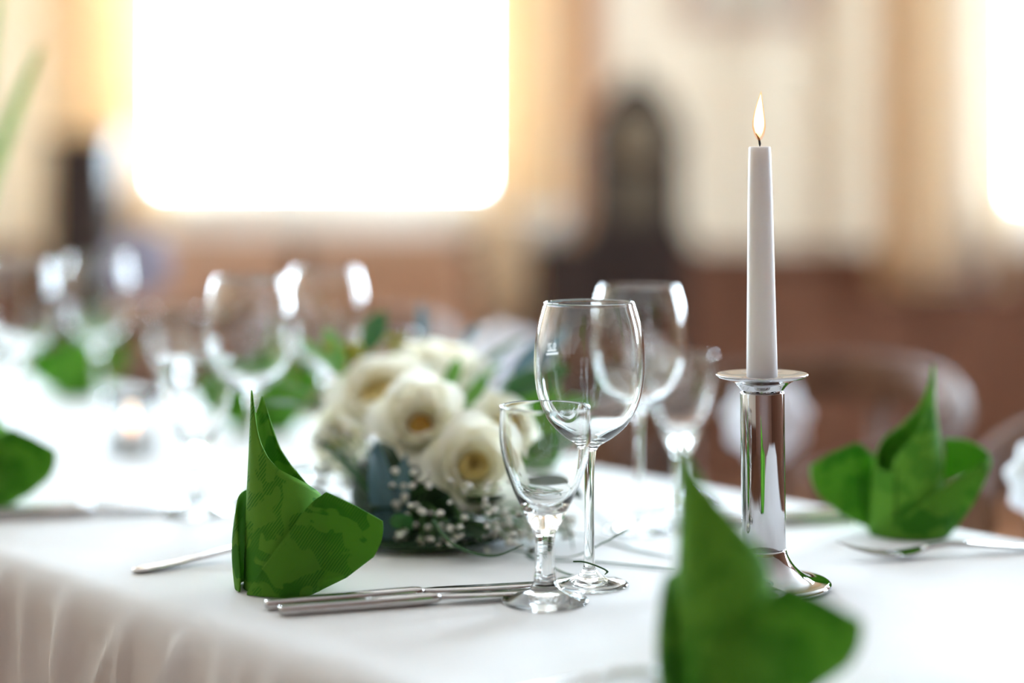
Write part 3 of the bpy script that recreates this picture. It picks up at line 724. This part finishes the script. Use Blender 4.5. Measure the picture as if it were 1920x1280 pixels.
# bear grass
def blade(pts, wd=.0013):
    n = 28; c = catmull(pts, n)
    MB().tube(c, [wd*(1 if i < n*.8 else 1-.6*(i/n-.8)/.2) for i in range(n+1)], 6, .45).build('grass_blade', M_green_leaf, fc_)
blade([L3(812, 975, 1.44), L3(840, 1012, 1.42), L3(880, 1034, 1.41), L3(930, 1041, 1.40), L3(981, 1021, 1.39)], .0021)
blade([L3(960, 1030, 1.46), L3(1060, 1045, 1.43), L3(1130, 1018, 1.41), L3(1189, 985, 1.39)])
G = lambda px, py, z=.0015: P(px, py, z)-CP
blade([L3(985, 1040, 1.45), G(1010, 1049), G(1120, 1053), G(1215, 1062), G(1268, 1068)])
blade([L3(1000, 985, 1.53), L3(1060, 995, 1.5), G(1130, 1014), G(1190, 1030), G(1262, 1046)])
blade([L3(990, 1040, 1.44), G(1050, 1070), G(1090, 1082)], .0012)
blade([L3(1075, 1052, 1.348), L3(1095, 1053, 1.346), L3(1120, 1061, 1.344), L3(1138, 1070, 1.342), L3(1134, 1077, 1.341)], .0013)
blade([L3(980, 930, 1.52), L3(1030, 940, 1.5), L3(1065, 985, 1.48), G(1075, 1030)], .0010)
blade([L3(970, 900, 1.55), L3(1040, 905, 1.56), L3(1120, 970, 1.56), G(1180, 1020)], .0010)
blade([L3(700, 880, 1.56), L3(650, 850, 1.58), L3(600, 880, 1.6), L3(570, 930, 1.6)], .0010)

# ------------------------------------------------------------------ tall vase of long leaves
VP = NT(1.02, 2.20, ZT)
vs = empty('leaf_vase', VP, 0, 'tall slim white vase of long pale green leaves at the table end', 'vase')
MB().lathe([(0, .001), (.03, .001), (.033, .004), (.028, .05), (.022, .12), (.02, .18), (.026, .20), (.024, .20), (.017, .18), (.018, .12), (.02, .02), (0, .015)], 32).build('vase_body', M_satin, vs)
M_pale = mat('leaf_pale_green', srgb(176, 208, 140), .5, translucent=.4)
for tipv in [PD(74, 88, 2.05)-VP, Vector((-.16, .02, .55)), Vector((.02, .14, .6)), Vector((-.08, -.13, .52)), Vector((.05, -.05, .62))]:
    mid = Vector((tipv.x*.3, tipv.y*.3, .30 if tipv.x < .1 else .27)); cpts = catmull([Vector((0, 0, .1)), Vector((tipv.x*.05, tipv.y*.05, .19)), mid, tipv], 20); rows = []
    for i, p in enumerate(cpts):
        wd = .016*math.sin(PI*min(1, .12+.80*i/20)); tg = (cpts[min(i+1, 20)]-cpts[max(i-1, 0)]).normalized(); sd = tg.cross(Vector((0, 1, 0))).normalized()
        rows.append([p-sd*wd, p+Vector((0, .003, 0)), p+sd*wd])
    o = MB().grid(rows).build('long_leaf', M_pale, vs); q_ = o.modifiers.new('thick', 'SOLIDIFY'); q_.thickness = .001

# ------------------------------------------------------------------ tealight
tl = empty('tealight', P(247, 848), 0, 'small lit tealight in a clear cup farther along the table', 'tealight')
MB().lathe([(0, .001), (.024, .001), (.028, .003), (.031, .05), (.0315, .062), (.030, .062), (.0285, .05), (.0255, .005), (0, .004)], 40).build('cup', M_glass, tl)
MB().lathe([(0, .005), (.019, .005), (.0195, .02), (.0185, .021), (0, .0205)], 32).build('wax', M_wax, tl)
M_flame_t = emis('tealight_flame', [(0, (1, .35, .1, 1)), (.5, (1, .55, .25, 1)), (1, (1, .7, .4, 1))], .02, .05, (5, .3, .6, .97))
MB().lathe([(0, .0215), (.004, .026), (.0055, .032), (.004, .04), (.0015, .048), (0, .052)], 16, True).build('flame', M_flame_t, tl)

# ------------------------------------------------------------------ chairs on the other side of the table
def chair(label):
    root = empty('captain_chair', (0, 0, 0), 0, label, 'chair', 'chairs on the other side of the table')
    bevel(MB().lathe([(0, .42), (.16, .42), (.172, .43), (.172, .455), (.16, .475), (.1, .482), (0, .483)], 32).build('seat', M_seat, root), .002)
    for a in (45, 135, 225, 315):
        c, s = math.cos(math.radians(a)), math.sin(math.radians(a))
        MB().tube([(c*.195, s*.195, 0), (c*.17, s*.17, .24), (c*.14, s*.14, .425)], [.014, .018, .018], 10).build('leg', M_chairwood, root)
    pts = []
    for i in range(29):
        a = math.radians(-128+256*i/28); lift = .5+.5*math.cos(a*.9)
        pts.append((.215*math.cos(a), .205*math.sin(a), .69+.115*lift))
    MB().tube(pts, .02, 10, 1.5).build('back_rail', M_chairwood, root)
    for i in range(2, 27, 4):
        x, y, z = pts[i]; MB().tube([(x*.74, y*.72, .45), (x*.88, y*.87, .6), (x, y, z)], .0085, 8).build('spindle', M_chairwood, root)
    return root
def rosette(p, label, s=1.0, m=None):
    m = m or M_satin
    root = empty('ribbon_rosette', p, 0, label, 'rosette', 'white rosettes on the chair rails')
    rows = []
    for i in range(13):
        u = i/12; r = .012+.034*math.sin(PI*u*.62)
        rows.append([((r+.004*u*math.sin(9*a))*math.cos(a)*s, (-.02+.04*u)*s, (r+.004*u*math.sin(9*a))*math.sin(a)*s) for a in [2*PI*j/54 for j in range(54)]])
    MB().grid(rows, True).build('gathered_ribbon', m, root)
    MB().lathe([(0, .014), (.012, .011), (.018, 0), (.012, -.011), (0, -.014)], 20, True).build('knot', m, root, rot=(PI/2, 0, 0), loc=(0, -.012, 0))
    return root
ch0 = None
for i, (t, n, dz, lab) in enumerate([(.86, 1.66, 8, 'round-backed wooden chair behind the three-leaved napkin'), (1.384, 1.66, 0, 'round-backed wooden chair seen behind the candlestick'),
        (1.84, 1.66, -6, 'round-backed wooden chair beyond the bouquet'), (2.30, 1.66, 5, 'round-backed wooden chair seen through the wine glasses by the bouquet'), (2.76, 1.66, 0, 'round-backed wooden chair at the far end of the table')]):
    if ch0 is None: c = ch0 = chair(lab)
    else: c = copy_tree(ch0); c['label'] = lab
    c.location = NT(n, t); c.rotation_euler = (0, 0, AT+math.radians(dz))
rosette(PD(1442, 790, 2.12), 'white ribbon rosette peeking out behind the candlestick', 1.05)
rosette(PD(940, 690, 2.40), 'white ribbon rosette beyond the top of the bouquet', 1.2)
rosette(PD(255, 495, 2.95), 'grey lilac ribbon rosette above the far wine glasses', 1.2, mat('lilac_satin', srgb(150, 142, 158), .6))
rosette(PD(1980, 905, 1.66), 'white ribbon rosette on the chair arm beside the three-leaved napkin', .9)

# ------------------------------------------------------------------ upholstered chairs standing below the large window
M_tan = mat('tan_upholstery', srgb(206, 168, 138), .9, noise=(20, srgb(196, 158, 130), 3))
def side_chair(label):
    root = empty('upholstered_chair', (0, 0, 0), 0, label, 'chair', 'tan upholstered chairs below the window')
    bevel(MB().box(-.21, .21, -.21, .21, .42, .49).build('seat', M_tan, root, False), .025, 3)
    rows = []
    for iz in range(9):
        v = iz/8; wv = .205-.03*max(0, v-.75)**2*16
        rows.append([(wv*math.cos(a)*1.0, -.20-.06*v+.022*math.sin(a)-.02*math.cos(a)**2, .50+.42*v) for a in [2*PI*j/28 for j in range(28)]])
    mb = MB().grid(rows, True); mb.f.append(tuple(range(8*28, 9*28))); mb.f.append(tuple(range(28))[::-1])
    mb.build('backrest', M_tan, root)
    for sx in (-1, 1):
        for sy in (-1, 1): MB().tube([(sx*.19, sy*.19, 0), (sx*.18, sy*.18, .43)], [.015, .02], 8).build('leg', M_darkwood, root)
        MB().tube([(sx*.17, -.19, .44), (sx*.17, -.225, .56)], .014, 8).build('back_post', M_darkwood, root)
    return root
sc0 = None
for px, lab, rz in [(400, 'tan upholstered chair below the large window, behind two wine glasses', 8), (770, 'tan upholstered chair below the large window, above the bouquet', -10)]:
    if sc0 is None: c = sc0 = side_chair(lab)
    else: c = copy_tree(sc0); c['label'] = lab
    p = PD(px, 500, 4.75); c.location = (p.x, p.y, 0); c.rotation_euler = (0, 0, math.radians(rz))

# ------------------------------------------------------------------ furniture along the wall with windows
def dark_sideboard():
    x0, x1, yb, top = PD(1000, 450, 5.3).x, PD(1262, 450, 5.3).x+.05, 5.3, PD(1000, 452, 5.3).z
    root = empty('sideboard', ((x0+x1)/2, yb+.22, 0), 0, 'dark wooden sideboard carrying the bracket clock', 'sideboard'); w2 = (x1-x0)/2
    MB().box(-w2, w2, -.2, .2, .08, top-.03).build('body', M_darkwood, root, False)
    bevel(MB().box(-w2-.02, w2+.02, -.22, .22, top-.03, top).build('top', M_darkwood, root, False), .008)
    for sx in (-1, 1):
        for sy in (-1, 1): MB().box(sx*(w2-.05)-.025, sx*(w2-.05)+.025, sy*.15-.025, sy*.15+.025, 0, .08).build('foot', M_darkwood, root, False)
        d = MB().box(sx*w2/2-w2/2+.015, sx*w2/2+w2/2-.015, -.218, -.2, .12, top-.06).build('door', M_darkwood, root, False)
        MB().lathe([(0, .02), (.008, .018), (.010, .01), (.005, 0)], 12, True).build('knob', M_steel, d, True, (sx*.02, -.218, top*.6), (PI/2, 0, 0))
    return root, top
sb, sbt = dark_sideboard()
ck = empty('bracket_clock', (PD(1172, 450, 5.4).x, 5.42, sbt), 0, 'dark wooden clock with a peaked arched top on the sideboard', 'clock'); ck.scale = (1.15, 1, 1.08); ck.location.x += .03
pr = [(-.135, 0), (.135, 0), (.135, .03), (.12, .04), (.12, .25), (.132, .26), (.132, .28)]
arch = [(.12*math.cos(a), .285+.16*math.sin(a)**1.3) for a in [PI*j/16 for j in range(1, 16)]]
def prism(name, pts, y0, y1, m, parent):
    n = len(pts); mb = MB(); mb.v = [(x, y0, z) for x, z in pts]+[(x, y1, z) for x, z in pts]
    mb.f = [tuple(range(n)), tuple(range(n, 2*n))[::-1]]+[(i, i+n, (i+1) % n+n, (i+1) % n) for i in range(n)]
    return mb.build(name, m, parent, False)
prism('case', pr+arch+[(-.132, .28), (-.132, .26), (-.12, .25), (-.12, .04), (-.135, .03)], -.08, .08, M_darkwood, ck)
MB().lathe([(0, .012), (.06, .012), (.066, .006), (.066, 0)], 36, True).build('dial', mat('aged_dial', srgb(120, 106, 84), .5), ck, True, (0, -.08, .28), (PI/2, 0, 0))
MB().box(-.06, .06, -.088, -.08, .06, .19).build('glass_door', mat('dull_glass_panel', srgb(92, 84, 70), .25), ck, False)
MB().lathe([(0, .05), (.012, .045), (.014, .03), (.006, .012), (.012, 0)], 16, True).build('finial', M_darkwood, ck, True, (0, 0, .445))
# white bowl standing beside the clock
bw = MB().lathe([(0, .004), (.035, .002), (.04, 0), (.045, .006), (.075, .05), (.085, .085), (.083, .087), (.07, .05), (.04, .012), (0, .01)], 40).build('porcelain_bowl', mat('porcelain', srgb(225, 224, 215), .25), None, True, (PD(990, 450, 5.3).x+.045, 5.40, sbt))
tag(bw, 'pale porcelain bowl on the sideboard next to the clock', 'bowl')
# narrow dark cabinet beside the curtain
pcx = PD(165, 300, 5.75).x; pct = PD(165, 252, 5.75).z
pc = empty('pedestal_cabinet', (pcx, 5.75, 0), 0, 'narrow dark wooden cabinet beside the amber curtain', 'cabinet')
MB().box(-.10, .10, -.1, .1, .06, pct-.03).build('body', M_darkwood, pc, False); MB().box(-.115, .115, -.115, .115, pct-.03, pct).build('top', M_darkwood, pc, False); MB().box(-.115, .115, -.115, .115, 0, .06).build('plinth', M_darkwood, pc, False)
d = MB().box(-.085, .085, -.112, -.1, .1, pct-.06).build('door', M_darkwood, pc, False); MB().lathe([(0, .016), (.007, .014), (.008, .006), (.004, 0)], 12, True).build('knob', M_steel, d, True, (.06, -.112, .75), (PI/2, 0, 0))
# picture
pa, pb = PD(1275, 48, YB), PD(1525, 48, YB)
pic = empty('framed_picture', ((pa.x+pb.x)/2, YB-.02, pa.z), 0, 'pale framed picture hanging above the panelling between sideboard and curtain', 'picture'); w2 = (pb.x-pa.x)/2; hh = .62
M_frame = mat('grey_rose_frame', srgb(190, 165, 148), .5)
for a in [(-w2, w2, 0, .06), (-w2, w2, hh-.06, hh), (-w2, -w2+.06, .06, hh-.06), (w2-.06, w2, .06, hh-.06)]:
    MB().box(a[0], a[1], -.012, .018, a[2], a[3]).build('frame_bar', M_frame, pic, False)
MB().box(-w2+.06, w2-.06, .004, .016, .06, hh-.06).build('picture_sheet', mat('pale_print', srgb(222, 216, 198), .6, noise=(8, srgb(206, 204, 188), 3)), pic, False)
